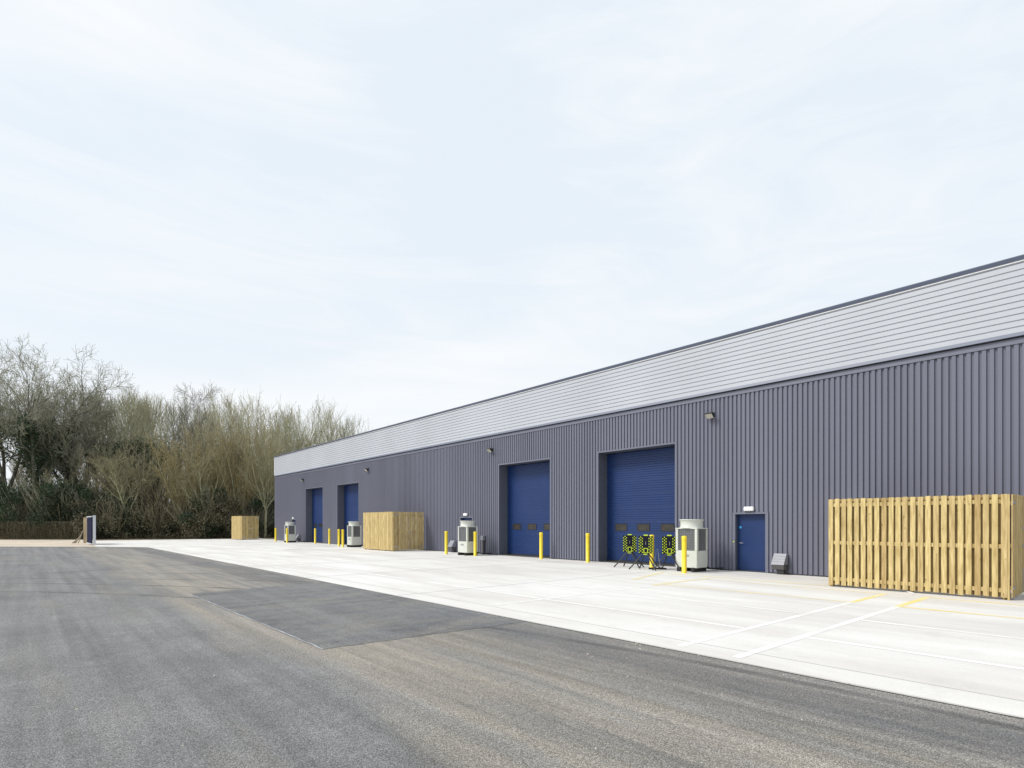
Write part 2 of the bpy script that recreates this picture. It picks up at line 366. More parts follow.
# ---------------------------------------------------------------- ground
def struct(o): return tag(o, kind='structure')
struct(MB().poly([(-900, -900), (900, -900), (900, 900), (-900, 900)], -.02).build('ground', 'earth'))
A0, A1 = world(-260, 41.2), world(96, 40.2)
track = [world(-420, 41.0), world(-420, 60), world(84, 59.5), world(94, 48), world(97, 40.0)]
struct(MB().poly(track, -.012).build('gravel_track', 'gravel'))
struct(MB().poly([(-45, -45), (6.402, -45), (6.402, 46.0), (3.75, 49.9), A0], -.004).build('asphalt_yard', 'asphalt'))
random.seed(6); pts = []
cn = [(2.95, 7.22), (6.40, 7.0), (6.40, 15.35), (2.9, 15.0)]
for k in range(4):
    a, b = cn[k], cn[(k + 1) % 4]; n = 50
    for q in range(n):
        t = q / n; rg = (0, .016)[k in (0, 2)] if k != 3 else .006
        pts.append((a[0] + (b[0] - a[0]) * t + (random.gauss(0, rg) if k in (3,) else 0), a[1] + (b[1] - a[1]) * t + (random.gauss(0, rg) if k in (0, 2) else 0)))
struct(MB().poly(pts, 0).build('asphalt_patch', 'patch'))
slab = MB(); slab.extrude([(6.4, -45), (19.3, -45), (19.3, 64.6), (4.8, 66.8), (3.78, 49.9), (6.4, 46.0)], 'z', -.1, .012)
struct(slab.build('concrete_apron', 'concrete'))
j = MB(); Z = .0165
j.box(6.945, 6.96, -40, 50, .012, .0162)
for y in (-14, -8.5, -3, 11.4, 17.0, 22.6, 28.2, 33.8, 39.4, 45, 50.6, 56.2, 61.8): j.box(6.42, 18.4, y, y + .006, .012, .0158)
struct(j.build('slab_joints', 'joint'))
sm = MB()
random.seed(4)
def seam(a, b, wd):
    n = 40; L_ = []; Rr = []
    for i in range(n + 1):
        t = i / n; x = a[0] + (b[0] - a[0]) * t + random.uniform(-.012, .012); y = a[1] + (b[1] - a[1]) * t + random.uniform(-.012, .012)
        dx, dy = b[0] - a[0], b[1] - a[1]; l = math.hypot(dx, dy); q = wd * random.uniform(.5, 1)
        L_.append((x - dy / l * q, y + dx / l * q, .004)); Rr.append((x + dy / l * q, y - dx / l * q, .004))
    sm.add(L_ + Rr, [(i, i + 1, n + 2 + i, n + 1 + i) for i in range(n)])
seam((2.95, 7.2), (2.9, 15.0), .016)
struct(sm.build('patch_seam', 'seam'))
sm = MB(); seam((6.385, 45.5), (6.385, 1.0), .014); seam((6.383, 1.0), (6.388, -12), .014)
for v_ in range(len(sm.v)): sm.v[v_] = (sm.v[v_][0], sm.v[v_][1], .0005)
struct(sm.build('apron_edge_gap', 'edgegap'))
# painted lines
def line(mb, x0, x1, y0, y1, z=.0142): mb.add([(x0, y0, z), (x1, y0, z), (x1, y1, z), (x0, y1, z)], [(0, 1, 2, 3)])
wl = MB()
line(wl, 6.6, 12.95, 4.17, 4.28); line(wl, 6.55, 12.95, 3.35, 3.47, .0146); line(wl, 7.1, 12.6, 8.72, 8.82, .0146)
for x in (8.5, 10.7):
    line(wl, x - .055, x + .055, -20, 3.345, .0144); line(wl, x - .055, x + .055, 4.285, 8.715, .0144); line(wl, x - .055, x + .055, 8.83, 26, .0144)
struct(wl.build('white_markings', 'wline'))
yl = MB()
line(yl, 12.955, 15.15, 4.17, 4.29); line(yl, 12.955, 15.15, 3.35, 3.48)
line(yl, 15.05, 15.17, -20, 3.345, .0144); line(yl, 12.94, 13.06, -20, 3.345, .0144)
struct(yl.build('yellow_markings', 'yline'))
yf = MB()
line(yf, 12.94, 13.07, 4.295, 8.8, .0144); line(yf, 15.06, 15.15, 4.295, 8.8, .0144)
line(yf, 12.6, 15.4, 8.805, 8.95, .0150); line(yf, 15.85, 16.02, 5.75, 10.6, .0144)
for y in (10.0,): 
    yf.add([(13.3, y, .0146), (16.2, y + .9, .0146), (16.2, y + 1.05, .0146), (13.3, y + .14, .0146)], [(0, 1, 2, 3)])
struct(yf.build('worn_yellow_markings', 'yfaint'))
# drain gully in the slab
g = thing('drain_cover', 'small dark rectangular drain cover sunk in the far concrete apron', 'drain cover', (*world(293, 35.5), .012), 0)
MB().box(-.55, .55, -.12, .12, 0, .006).build('grate', 'joint', g)
# loose stones on the asphalt
random.seed(9)
lo = MB()
def pebble(mb, x, y, s, z0=-.004):
    vs = [];
    for k in range(6): a = k * 1.047 + random.uniform(-.3, .3); rr = s * random.uniform(.6, 1.1); vs.append((x + rr * math.cos(a), y + rr * math.sin(a), z0))
    vs += [(x + (p[0] - x) * .6, y + (p[1] - y) * .6, z0 + s * .8) for p in vs[:6]]
    mb.add(vs, [(k, (k + 1) % 6, 6 + (k + 1) % 6, 6 + k) for k in range(6)] + [(6, 7, 8, 9, 10, 11)])
for i in range(420):
    x = random.uniform(-8, 6.2); y = random.uniform(1.5, 24); pebble(lo, x, y, random.choice((.006, .008, .01, .013)))
for i in range(160): x = 6.33 + random.gauss(0, .05); pebble(lo, x, random.uniform(1, 40), random.uniform(.006, .016))
tag(lo.build('loose_stones', 'stone'), 'tiny loose stones scattered over the worn asphalt', 'stones', kind='stuff')

# ---------------------------------------------------------------- warehouse
WX = 18.5; YE = 57.0; YS = -32.0; ZM = 6.25; ZT = 8.22
openings = [(12.02, 15.77, 4.66), (18.70, 22.44, 4.66), (38.65, 42.4, 4.66), (45.25, 49.0, 4.66), (8.60, 9.64, 1.97), (24.75, 25.85, 1.97), (51.4, 52.45, 1.97)]
wh = thing('warehouse', 'long industrial unit with dark grey ribbed walls, silver upper band and blue doors', 'warehouse', (0, 0, 0))
P = .155; V = .042
def prof(t):
    t = t % P
    if t <= .086: return 0
    if t < .096: return V * (t - .086) / .010
    if t <= .145: return V
    return V * (P - t) / .010
def ribbed_breaks(a, b, extra=()):
    s = {a, b}; k = math.floor(a / P)
    while k * P < b:
        for o in (0, .086, .096, .145):
            y = k * P + o
            if a < y < b: s.add(round(y, 5))
        k += 1
    for e in extra:
        if a < e < b: s.add(e)
    return sorted(s)
mb = MB(); ex = [e for o in openings for e in o[:2]]
bs = ribbed_breaks(YS, YE, ex)
for a, b in zip(bs, bs[1:]):
    if b - a < 1e-4: continue
    m_ = (a + b) / 2; z0 = .05
    for o in openings:
        if o[0] < m_ < o[1]: z0 = o[2]
    mb.add([(WX + prof(a + 1e-5), a, z0), (WX + prof(b - 1e-5), b, z0), (WX + prof(b - 1e-5), b, ZM), (WX + prof(a + 1e-5), a, ZM)], [(3, 2, 1, 0)])
# gable walls and back wall
for (y, s) in ((YE, 1), (YS, -1)):
    bx = ribbed_breaks(WX + .06, 48)
    for a, b in zip(bx, bx[1:]): mb.add([(a, y - s * prof(a + 1e-5), 0), (b, y - s * prof(b - 1e-5), 0), (b, y - s * prof(b - 1e-5), ZT), (a, y - s * prof(a + 1e-5), ZT)], [(0, 1, 2, 3)])
mb.add([(48, YS, 0), (48, YE, 0), (48, YE, ZT), (48, YS, ZT)], [(0, 1, 2, 3)])
wall = mb.build('wall', 'clad', wh)
mb = MB(); mb.box(WX + .012, WX + .3, YS + .05, YE - .05, 0, .05)
mb.build('plinth', 'plinth', wh)
# internal lining so nothing shows through
mb = MB()
segs = []; y = YS + .05
for o in sorted(openings): segs.append((y, o[0] - .03)); y = o[1] + .03
segs.append((y, YE - .05))
for a, b in segs: mb.box(WX + .05, WX + .12, a, b, .06, ZM)
for o in openings: mb.box(WX + .05, WX + .12, o[0] - .03, o[1] + .03, o[2] + .02, ZM)
mb.build('wall_liner', 'plinth', wh)
# silver band: horizontal ribs
mb = MB(); z = ZM + .10; prf = [(WX - .05, z)]
for k in range(12):
    zz = z + k * P
    for o, d in ((.0, 0), (.122, 0), (.130, .023), (.148, .023), (.155, 0)):
        if k and o == 0: continue
        prf.append((WX - .05 + d, zz + o))
prf = [p for p in prf if p[1] <= ZT - .14]; prf.append((WX - .05, ZT - .12))
n = len(prf); mb.add([(x, YS, z) for x, z in prf] + [(x, YE, z) for x, z in prf], [(i, i + 1, n + i + 1, n + i) for i in range(n - 1)])
mb.build('upper_cladding', 'silver', wh)
mb = MB(); mb.box(WX - .062, WX + .3, YE - .0, YE + .06, ZM + .1, ZT - .12); mb.box(WX - .064, WX - .045, YE - .35, YE + .06, ZM + .1, ZT - .12)
mb.build('corner_trim', 'silver', wh)
mb = MB(); mb.box(WX - .012, WX + .25, YE - .0, YE + .04, .0, ZM - .2)
mb.box(WX - .012, WX + .02, YE - .16, YE - .0, .0, ZM - .2); mb.build('corner_flashing', 'clad_trim', wh)
# flashings
mb = MB(); mb.extrude([(WX - .02, ZM - .17), (WX - .012, ZM - .03), (WX + .1, ZM - .03), (WX + .1, ZM - .17)], 'y', YS, YE); mb.build('band_flashing', 'clad_trim', wh)
mb = MB(); mb.extrude([(WX - .015, ZM - .03), (WX - .015, ZM + .005), (WX + .1, ZM + .005), (WX + .1, ZM - .03)], 'y', YS, YE); mb.build('painted_shade_line', 'dark', wh)  # black strip painted in as the shade line below the drip flashing
mb = MB(); mb.extrude([(WX - .085, ZM + .005), (WX - .055, ZM + .10), (WX + .1, ZM + .10), (WX + .1, ZM + .005)], 'y', YS, YE + .02); mb.build('drip_flashing', 'drip', wh)
mb = MB(); mb.extrude([(WX - .09, ZT - .12), (WX - .10, ZT - .03), (WX - .08, ZT), (WX + .35, ZT + .03), (WX + .35, ZT - .12)], 'y', YS, YE + .1)
mb.build('coping', 'cap', wh)
mb = MB(); mb.extrude([(WX - .078, ZT - .15), (WX - .078, ZT - .12), (WX + .1, ZT - .12), (WX + .1, ZT - .15)], 'y', YS, YE + .06); mb.build('coping_bead', 'white', wh)  # thin white flashing bead below the coping
mb = MB(); mb.add([(WX + .1, YS, ZT - .25), (33, YS, ZT + .3), (48, YS, ZT - .25), (WX + .1, YE, ZT - .25), (33, YE, ZT + .3), (48, YE, ZT - .25)], [(0, 1, 4, 3), (1, 2, 5, 4)])
mb.build('roof', 'roof', wh)
# openings
def opening_trim(o, dep, big):
    a, b, t = o; wd = .075 if big else .10
    mb = MB()
    mb.box(WX - .006, WX + .034, a - wd, a, 0.0, t); mb.box(WX - .006, WX + .034, b, b + wd, 0.0, t); mb.box(WX - .009, WX + .034, a - wd, b + wd, t, t + .06)
    mb.build('opening_trim', 'clad_trim', wh)
    mb = MB()
    mb.box(WX + .036, WX + dep + .1, a - .03, a, 0, t); mb.box(WX + .036, WX + dep + .1, b, b + .03, 0, t); mb.box(WX + .036, WX + dep + .1, a - .03, b + .03, t, t + .03)
    mb.build('reveal', 'reveal', wh)
    MB().box(WX - .01, WX + dep + .05, a, b, .0, .016).build('threshold', 'concrete', wh)
for o in openings[:4]: opening_trim(o, .58, True)
for o in openings[4:]: opening_trim(o, .2, False)
def roller(o):
    a, b, t = o; X0 = WX + .58
    pr = []; z = .02; i = 0
    while z < t - .02:
        for dz, d in ((0, .010), (.008, 0), (.083, 0), (.091, .010)):
            if z + dz < t: pr.append((X0 + d, z + dz))
        z += .095
        i += 1
        if i % 6 == 0: pr.append((X0 + .012, z)); z += .006; pr.append((X0 + .012, z - .002))
    mb = MB(); n = len(pr)
    mb.add([(x, a + .002, z) for x, z in pr] + [(x, b - .002, z) for x, z in pr], [(i, i + 1, n + i + 1, n + i) for i in range(n - 1)])
    d = mb.build('roller_door', 'blue', wh)
    mb = MB(); mb.box(X0 - .02, X0 - .002, a + .002, b - .002, .02, .09); mb.build('bottom_seal', 'rubber', d)
    for c in (.72, 1.86, 3.0):
        yc = a + c - .01
        fr = MB()
        fr.box(X0 - .018, X0 - .001, yc - .31, yc + .31, 1.34, 1.37); fr.box(X0 - .018, X0 - .001, yc - .31, yc + .31, 1.61, 1.64)
        fr.box(X0 - .018, X0 - .001, yc - .31, yc - .28, 1.37, 1.61); fr.box(X0 - .018, X0 - .001, yc + .28, yc + .31, 1.37, 1.61)
        fr.build('window_frame', 'paneframe', d)
        MB().box(X0 - .010, X0 - .002, yc - .28, yc + .28, 1.37, 1.61).build('window_pane', 'pane', d)
for o in openings[:4]: roller(o)
def pdoor(o, flip):
    a, b, t = o; X0 = WX + .17
    d = MB().box(X0, X0 + .05, a + .03, b - .03, .02, t - .03).build('personnel_door', 'blue2', wh)
    fr = MB(); fr.box(X0 - .012, X0 + .06, a, a + .028, .02, t); fr.box(X0 - .012, X0 + .06, b - .028, b, .02, t); fr.box(X0 - .012, X0 + .06, a + .028, b - .028, t - .028, t)
    fr.build('door_frame', 'blue2', d)
    ys = b - .10 if not flip else a + .10
    MB().tube([(X0 - .001, ys, 1.52), (X0 - .006, ys, 1.52)], [.045, .045], 14).build('door_sticker', 'sticker', d)
    MB().tube([(X0 - .001, ys, .98), (X0 - .05, ys, .98), (X0 - .05, ys + (-.12 if not flip else .12), .98)], [.012, .012, .010], 8).build('handle', 'galv', d)
    MB().box(X0 - .006, X0 - .001, a + .1, b - .1, .05, .22).build('kick_plate', 'blue2', d)
    c = (a + b) / 2 + .02
    l = MB().box(WX - .085, WX - .002, c - .17, c + .17, t + .10, t + .25).build('bulkhead_light', 'white', wh, bevel=.02)
    MB().box(WX - .002, WX + .03, c - .15, c + .15, t + .12, t + .23).build('back_plate', 'galv', l)
for o, f in zip(openings[4:], (0, 1, 1)): pdoor(o, f)
# small green push button beside door
MB().box(WX - .025, WX - .007, 9.67, 9.71, 1.0, 1.045).build('exit_button', 'lime', wh, bevel=.004)
# vent cowls on the wall beside the personnel doors
def cowl(y):
    c = MB()
    c.add([(WX - .34, y - .2, .33), (WX - .12, y - .2, .68), (WX - .01, y - .2, .68), (WX - .01, y - .2, .33), (WX - .34, y + .2, .33), (WX - .12, y + .2, .68), (WX - .01, y + .2, .68), (WX - .01, y + .2, .33)],
          [(0, 1, 2, 3), (7, 6, 5, 4), (0, 4, 5, 1), (1, 5, 6, 2), (0, 3, 7, 4)])
    o = c.build('vent_cowl', 'cowl', wh, recalc=True)
    r_ = MB()
    for t in (.28, .52, .76):
        x = WX - .34 + .22 * t - .004; z = .33 + .35 * t
        r_.box(x - .003, x + .004, y - .195, y + .195, z - .004, z + .004)
    r_.build('rib', 'wire', o)
    MB().extrude([(WX - .33, .325), (WX - .01, .325), (WX - .01, .15), (WX - .30, .18)], 'y', y - .19, y + .19).build('underside', 'cowldark', o, recalc=True)
    MB().box(WX - .15, WX - .02, y - .12, y + .08, .0, .148).build('stand', 'cowldark', o)  # dark box below the cowl: its pipe plus painted-in shade
for y in (8.06, 26.45, 50.45): cowl(y)
# tap post by shutter
tp = MB().box(WX - .12, WX - .02, 23.63, 23.75, .0, .75).build('pipe_casing', 'cowldark', wh)
MB().box(WX - .16, WX - .015, 23.58, 23.80, .75, 1.0).build('isolator_box', 'cowl', tp, bevel=.01)
# floodlights
def flood(y, z=5.48):
    mt = Matrix.Translation((WX - .17, y, z)) @ Matrix.Rotation(R(42), 4, 'Y')
    b = MB(); b.box(-.11, .11, -.15, .15, -.045, .045, mt); o = b.build('floodlight', 'dark', wh, bevel=.01)
    MB().box(-.095, .095, -.13, .13, -.051, -.0462, mt).build('lens', 'lens', o)
    MB().tube([(WX - .16, y, z), (WX - .02, y, z + .02)], [.03, .03], 8).build('bracket', 'dark', o)
    MB().box(WX - .04, WX - .003, y - .09, y + .09, z - .02, z + .12).build('junction_box', 'dark', o)
for y in (10.5, 23.0, 37.1, 49.5, -3.0): flood(y)

# ---------------------------------------------------------------- heat pumps
def heat_pump():
    t = thing('heat_pump', 'x', 'heat pump', group='outdoor heat pump units along the wall')
    W_, D_ = .82, .68; z0, z1 = .15, 1.50; zc = .73      # x: 0..D (towards wall), y: 0..W
    b = MB(); b.box(0, D_, 0, W_, z0, zc); b.build('lower_casing', 'cream', t, bevel=.012)
    for x, y in ((0, 0), (D_ - .09, 0), (0, W_ - .09), (D_ - .09, W_ - .09)): MB().box(x, x + .09, y, y + .09, zc + .001, z1 - .04).build('corner_post', 'cream', t, bevel=.006)
    MB().box(-.012, D_ + .012, -.012, W_ + .012, z1 - .04, z1).build('top_plate', 'cream', t, bevel=.008)
    c = MB(); c.box(.03, D_ - .03, .03, W_ - .03, zc + .001, z1 - .041); co_ = c.build('coil', 'coil', t)
    g = MB()
    for k in range(13):
        z = zc + .04 + k * .054
        g.tube([(.012, .09, z), (.012, W_ - .09, z)], [.003, .003], 4); g.tube([(.09, .012, z), (D_ - .09, .012, z)], [.003, .003], 4)
    for k in range(9):
        y = .12 + k * (W_ - .24) / 8; g.tube([(.012, y, zc + .01), (.012, y, z1 - .05)], [.0025, .0025], 4)
    for k in range(7):
        x = .12 + k * (D_ - .24) / 6; g.tube([(x, .012, zc + .01), (x, .012, z1 - .05)], [.0025, .0025], 4)
    g.build('guard', 'wire', co_)
    cx, cy = D_ / 2, W_ / 2
    f = MB().lathe([(.40, z1), (.375, z1 + .04), (.37, z1 + .19), (.40, z1 + .26), (.41, z1 + .265), (.41, z1 + .29), (.385, z1 + .29), (.35, z1 + .2), (.35, z1 + .02)], cx, cy, 36).build('fan_shroud', 'cream', t, smooth=True, recalc=True)
    g = MB()
    for rr in (.08, .16, .24, .31, .37): g.tube([(cx + rr * math.cos(a * math.pi / 12), cy + rr * math.sin(a * math.pi / 12), z1 + .292) for a in range(25)], [.004] * 25, 4)
    for a in range(6): g.tube([(cx + .39 * math.cos(a * math.pi / 6), cy + .39 * math.sin(a * math.pi / 6), z1 + .288), (cx - .39 * math.cos(a * math.pi / 6), cy - .39 * math.sin(a * math.pi / 6), z1 + .288)], [.004, .004], 4)
    g.build('fan_guard', 'wire', f)
    fb = MB()
    for a in range(4):
        an = a * math.pi / 2; u = Vector((math.cos(an), math.sin(an), 0)); w_ = Vector((-math.sin(an), math.cos(an), 0))
        p = Vector((cx, cy, z1 + .14)); fb.add([p + w_ * .03, p + u * .26 + w_ * .10 + Vector((0, 0, .03)), p + u * .26 - w_ * .09 - Vector((0, 0, .03)), p - w_ * .03], [(0, 1, 2, 3)])
    fb.build('fan', 'dark', t)
    for y in (.08, W_ - .2):
        MB().box(-.06, D_ + .06, y, y + .12, .012, .148).build('foot', 'rubber', t, bevel=.01)
    p = MB(); p.tube([(D_ - .1, .04, .2), (D_ + .15, -.02, .1), (D_ + .78, -.1, .08)], [.03] * 3, 8); p.tube([(D_ - .1, .10, .2), (D_ + .15, .06, .1), (D_ + .78, .05, .08)], [.02] * 3, 8)
    p.build('pipe', 'rubber', t)
    b = MB(); b.box(-.006, -.001, .30, .56, .52, .60); b.build('data_plate', 'wire', t)
    return t
hp = heat_pump()
for i, (y, lab) in enumerate(((10.2, 'nearest cream heat pump with round fan top, behind the yellow bollard by the personnel door'), (23.17, 'second cream heat pump, between the solid timber enclosure and the second shutter door'),
                        (36.5, 'cream heat pump directly left of the solid-looking timber enclosure, behind two close bollards'), (49.1, 'farthest cream heat pump by the far left end of the building'))):
    o = hp if i == 0 else copy_tree(hp); place(o, (17.0, y, 0), 0, lab)

# ---------------------------------------------------------------- bollards
def bollard():
    t = thing('bollard', 'x', 'bollard', group='yellow bollards along the building')
    r_ = .080; MB().lathe([(r_ + .012, .0), (r_ + .012, .015), (r_, .02), (r_, 1.10)], 0, 0, 24).build('sleeve', 'yellow', t, smooth=True)
    MB().lathe([(r_ + .004, 1.10), (r_ + .004, 1.205), (r_ - .004, 1.222), (r_ - .03, 1.228), (0.001, 1.23)], 0, 0, 24).build('cap', 'yellow', t, smooth=True)
    return t
bo = bollard()
BOL = [(16.47, 10.35, 'nearest yellow bollard, standing before the nearest heat pump'), (17.22, 12.15, 'yellow bollard among the black and lime folded barriers'),
       (17.95, 15.88, 'yellow bollard at the left jamb of the nearest shutter door'), (17.98, 18.75, 'yellow bollard at the right jamb of the second nearest shutter door'),
       (17.2, 22.75, 'yellow bollard just right of the second heat pump'), (17.0, 25.05, 'yellow bollard just left of the second heat pump'),
       (16.5, 36.9, 'right one of the two close-set bollards beside the third heat pump'), (17.05, 38.8, 'left one of the two close-set bollards beside the third heat pump'),
       (17.95, 42.6, 'yellow bollard on the wall between the two far shutter doors'), (17.93, 45.4, 'yellow bollard in front of the farthest shutter door'),
       (16.8, 48.7, 'yellow bollard overlapping the farthest heat pump'), (17.0, 52.2, 'farthest yellow bollard, left of the farthest heat pump')]
for i, (x, y, lab) in enumerate(BOL):
    o = bo if i == 0 else copy_tree(bo); place(o, (x, y, .012), i * .7, lab)

# ---------------------------------------------------------------- timber enclosures
def enclosure(Y0, Y1, X0, X1, H, label, rnd, close=False):
    """hit-and-miss boarded bin store; X0 front face, X1 rear at wall, gate leaves on the Y0 end"""
    random.seed(rnd)
    t = thing('timber_enclosure', label, 'timber enclosure', (X0, Y0, .012))
    W_ = Y1 - Y0; D_ = X1 - X0; zb = .05
    bw, pt = (.103, .148) if not close else (.098, .114)
    # front run: outer boards, inner boards, rails
    mb = MB(); n = int(round(W_ / pt)); pt2 = W_ / n
    for k in range(n):
        y = k * pt2 + pt2 / 2; j = random.uniform(-.004, .004); dz = random.uniform(-.015, .01)
        mt = Matrix.Translation((0, y, 0)) @ Matrix.Rotation(random.uniform(-.002, .002), 4, 'X')
        mb.box(-.045 - random.uniform(0, .004), -.0255, -bw / 2 + j, bw / 2 + j, zb + dz, H + dz * .7, mt)
    mb.build('front_boards', 'pine', t, bevel=.003)
    mb = MB()
    if close:
        for k in range(int(D_ / .12)): pass
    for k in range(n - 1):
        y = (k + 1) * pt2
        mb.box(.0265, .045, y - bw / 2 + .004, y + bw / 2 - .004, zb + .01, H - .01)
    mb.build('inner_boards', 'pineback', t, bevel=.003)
    MB().box(-.046, .046, -.019, .019, .0, H - .004).build('corner_board', 'pine', t, bevel=.003)
    for z in (.16, 1.10, H - .20):
        MB().box(-.024, .024, .02, W_ - .02, z, z + .09).build('rail', 'pine', t)
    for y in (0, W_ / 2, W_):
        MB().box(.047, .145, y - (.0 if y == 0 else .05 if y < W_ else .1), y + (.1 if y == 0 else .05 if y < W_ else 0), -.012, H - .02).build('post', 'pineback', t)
    MB().box(-.06, .05, -.03, W_ + .03, H + .012, H + .035).build('capping', 'pine', t, bevel=.003) if False else None
    # far end
    mb = MB(); m_ = int(D_ / .108)
    for k in range(m_): mb.box(.06 + k * (D_ - .06) / m_, .06 + k * (D_ - .06) / m_ + .1, W_ + .002, W_ + .022, zb, H + random.uniform(-.01, .01))
    mb.build('end_boards', 'pine', t, bevel=.003)
    # gate end: two leaves of boards, set just outside the post
    g0 = -.02
    for s, (xa, xb) in enumerate(((-.02, D_ / 2 - .008), (D_ / 2 + .008, D_ - .03))):
        mb = MB(); m_ = max(3, int(round((xb - xa) / (.112 if not close else .098))))
        st = (xb - xa) / m_
        for k in range(m_): mb.box(xa + k * st, xa + k * st + st - (.010 if not close else .026), g0 - .042 - random.uniform(0, .004), g0 - .022, zb + .01, H + random.uniform(-.012, .008))
        lf = mb.build('gate', 'pine', t, bevel=.003)
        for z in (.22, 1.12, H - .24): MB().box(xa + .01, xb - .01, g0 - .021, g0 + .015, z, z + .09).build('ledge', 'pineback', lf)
        for z in (.22, H - .22):
            h0 = xa if s == 0 else xb
            q = MB(); q.box(h0 - (0 if s == 0 else .34), h0 + (.34 if s == 0 else 0), g0 - .054, g0 - .0475, z + .02, z + .06)
            q.build('hinge', 'galv', lf)
        if s == 0:
            q = MB(); q.box(xb - .06, xb + .14, g0 - .056, g0 - .0475, 1.10, 1.15); q.box(xb - .03, xb - .01, g0 - .058, g0 - .0475, .1, .62); q.box(xb - .05, xb + .01, g0 - .060, g0 - .0475, 1.5, 1.56)
            q.build('bolt', 'galv', lf)
    return t
enclosure(2.15, 5.72, 15.88, 18.42, 2.27, 'nearest slatted timber enclosure with open gaps between boards, at the right edge', 11)
enclosure(29.55, 33.3, 16.3, 18.42, 2.33, 'middle timber enclosure with hinged slatted gates, between the second and third heat pumps', 12, True)
enclosure(60.0, 63.65, 16.3, 17.9, 2.40, 'farthest small timber enclosure beyond the left end of the building', 13, True)
# odd litter of offcuts below nearest enclosure
q = MB().box(0, .55, 0, .05, 0, .02, Matrix.Rotation(.5, 4, 'Z')); o = q.build('plastic_strip', 'white'); o.location = (15.55, 3.75, .02)
tag(o, 'thin white plastic strip lying at the foot of the nearest enclosure', 'strip')

# ---------------------------------------------------------------- folded expanding barriers
def barrier():
    t = thing('folded_barrier', 'x', 'barrier', group='folded expanding barriers on splayed legs')
    # local: x = along width, y = depth ; post width .15
    MB().box(-.085, .085, -.04, .04, .56, 1.20).build('centre_post', 'postdark', t, bevel=.008)
    MB().box(-.075, .075, -.045, .045, 1.201, 1.24).build('top_cap', 'lime', t, bevel=.006)
    MB().box(-.08, .08, -.045, .045, .525, .555).build('bottom_cap', 'lime', t, bevel=.006)
    q = MB()
    for a in ((-.075, .075, .585, .605), (-.075, .075, .745, .765), (-.075, -.052, .606, .744), (.052, .075, .606, .744)): q.box(a[0], a[1], -.050, -.041, a[2], a[3])
    q.build('badge_frame', 'lime', t)
    q = MB(); q.box(-.007, .007, -.048, -.041, .88, 1.0); q.build('handle', 'wire', t)
    for s in (-1, 1):
        wbl = MB(); wbc = MB()
        for a in range(7):          # folded lattice bars, seen nearly closed
            x = s * (.096 + a * .023); wbl.box(x - .0105, x + .0105, -.034 + .005 * (a % 2), .03, .57, 1.19)
        wbl.build('lattice', 'postdark', t)
        for a in range(3):
            for k in range(7):
                x = s * (.115 + a * .056); z = .615 + k * .098 + (.049 if a % 2 else 0)
                if z > 1.18: continue
                wbc.extrude([(x - .021, z), (x, z - .027), (x + .021, z), (x, z + .027)], 'y', -.048, -.036)
        wbc.build('reflector', 'lime', t, recalc=True)
    for dx, dy in ((-.58, -.10), (.34, -.40), (-.22, .36), (.52, .10)):
        MB().tube([(dx * .2, dy * .25, .56), (dx * .6, dy * .6, .26), (dx, dy, .012)], [.023, .021, .024], 8).build('leg', 'dark', t)
    return t
bb = barrier()
# local -y faces the camera side: rotate so that -y points to (-x,-y) viewer
for i, (x, y, rz, lab) in enumerate(((17.1, 13.05, R(-52), 'leftmost of the three black and lime folded barriers, before the nearest shutter'),
                                     (16.68, 12.03, R(-55), 'middle black and lime folded barrier, overlapping the yellow bollard'),
                                     (17.0, 11.27, R(-50), 'rightmost black and lime folded barrier, against the nearest heat pump'))):
    o = bb if i == 0 else copy_tree(bb); place(o, (x, y, .012), rz, lab)
# blue folded frame on a flat base between the barriers
t = thing('folded_stand', 'slim blue steel folded stand on a dark flat base behind the barriers', 'stand', (17.12, 11.85, .012), R(-52))
for s in (-1, 1):
    MB().tube([(.02 * s, 0, .72), (.14 * s, 0, .05)], [.013, .013], 6).build('leg', 'steelblue', t)
    MB().tube([(.02 * s, .05, .72), (.10 * s, .12, .05)], [.01, .01], 6).build('brace', 'galv', t)
MB().box(-.3, .32, -.12, .12, 0, .05).build('base', 'rubber', t, bevel=.01)

# ---------------------------------------------------------------- boundary fence, gate
F1 = Vector((*world(83, 58.3), 0)); F0 = Vector((*world(-230, 58.3), 0)); dF = (F1 - F0).normalized(); LF = (F1 - F0).length
he = thing('clipped_hedge', 'low flat-topped brown clipped hedge along the gravel, left of the gate', 'hedge', F1, math.atan2(dF.y, dF.x))
hr = random.Random(8); hl, hs_ = MB(), MB()
for k in range(34000):
    xx = -hr.random() * LF; top = 1.84 + .035 * math.sin(xx * 1.7) + .02 * math.sin(xx * 5.1)
    leaf(hl, Vector((xx, hr.choice((-1, 1, .0)) * .38 + hr.gauss(0, .09), hr.uniform(.04, 1) ** .8 * top)), hr.uniform(.03, .075), hr)
for k in range(1400):
    xx = -hr.random() * LF; y0 = hr.uniform(-.4, .3); zt = hr.uniform(1.2, 1.95)
    hs_.tube([(xx, y0 * .4, 0), (xx + hr.gauss(0, .12), y0, zt * .5), (xx + hr.gauss(0, .2), y0 + hr.gauss(0, .05), zt)], [.02, .015, .01], 3, cap=False)
hl.build('leaves', 'hedgeleaf', he); hs_.build('stems', 'twigbrown', he)
gt = thing('site_gate', 'open navy steel gate leaf with white end post seen almost edge-on', 'gate', (3.97, 53.6, 0), 0)
MB().box(-.085, .085, -.085, .085, 0, 2.28).build('end_post', 'postwhite', gt, bevel=.01)
mb = MB(); mb.box(-.16, -.11, .12, 3.6, .12, 2.14); mb.build('leaf', 'navy', gt)
mb = MB(); mb.box(-.19, -.09, .12, 3.62, 2.142, 2.22); mb.box(-.19, -.09, .12, 3.62, .05, .118); mb.build('leaf_frame', 'postwhite', gt)
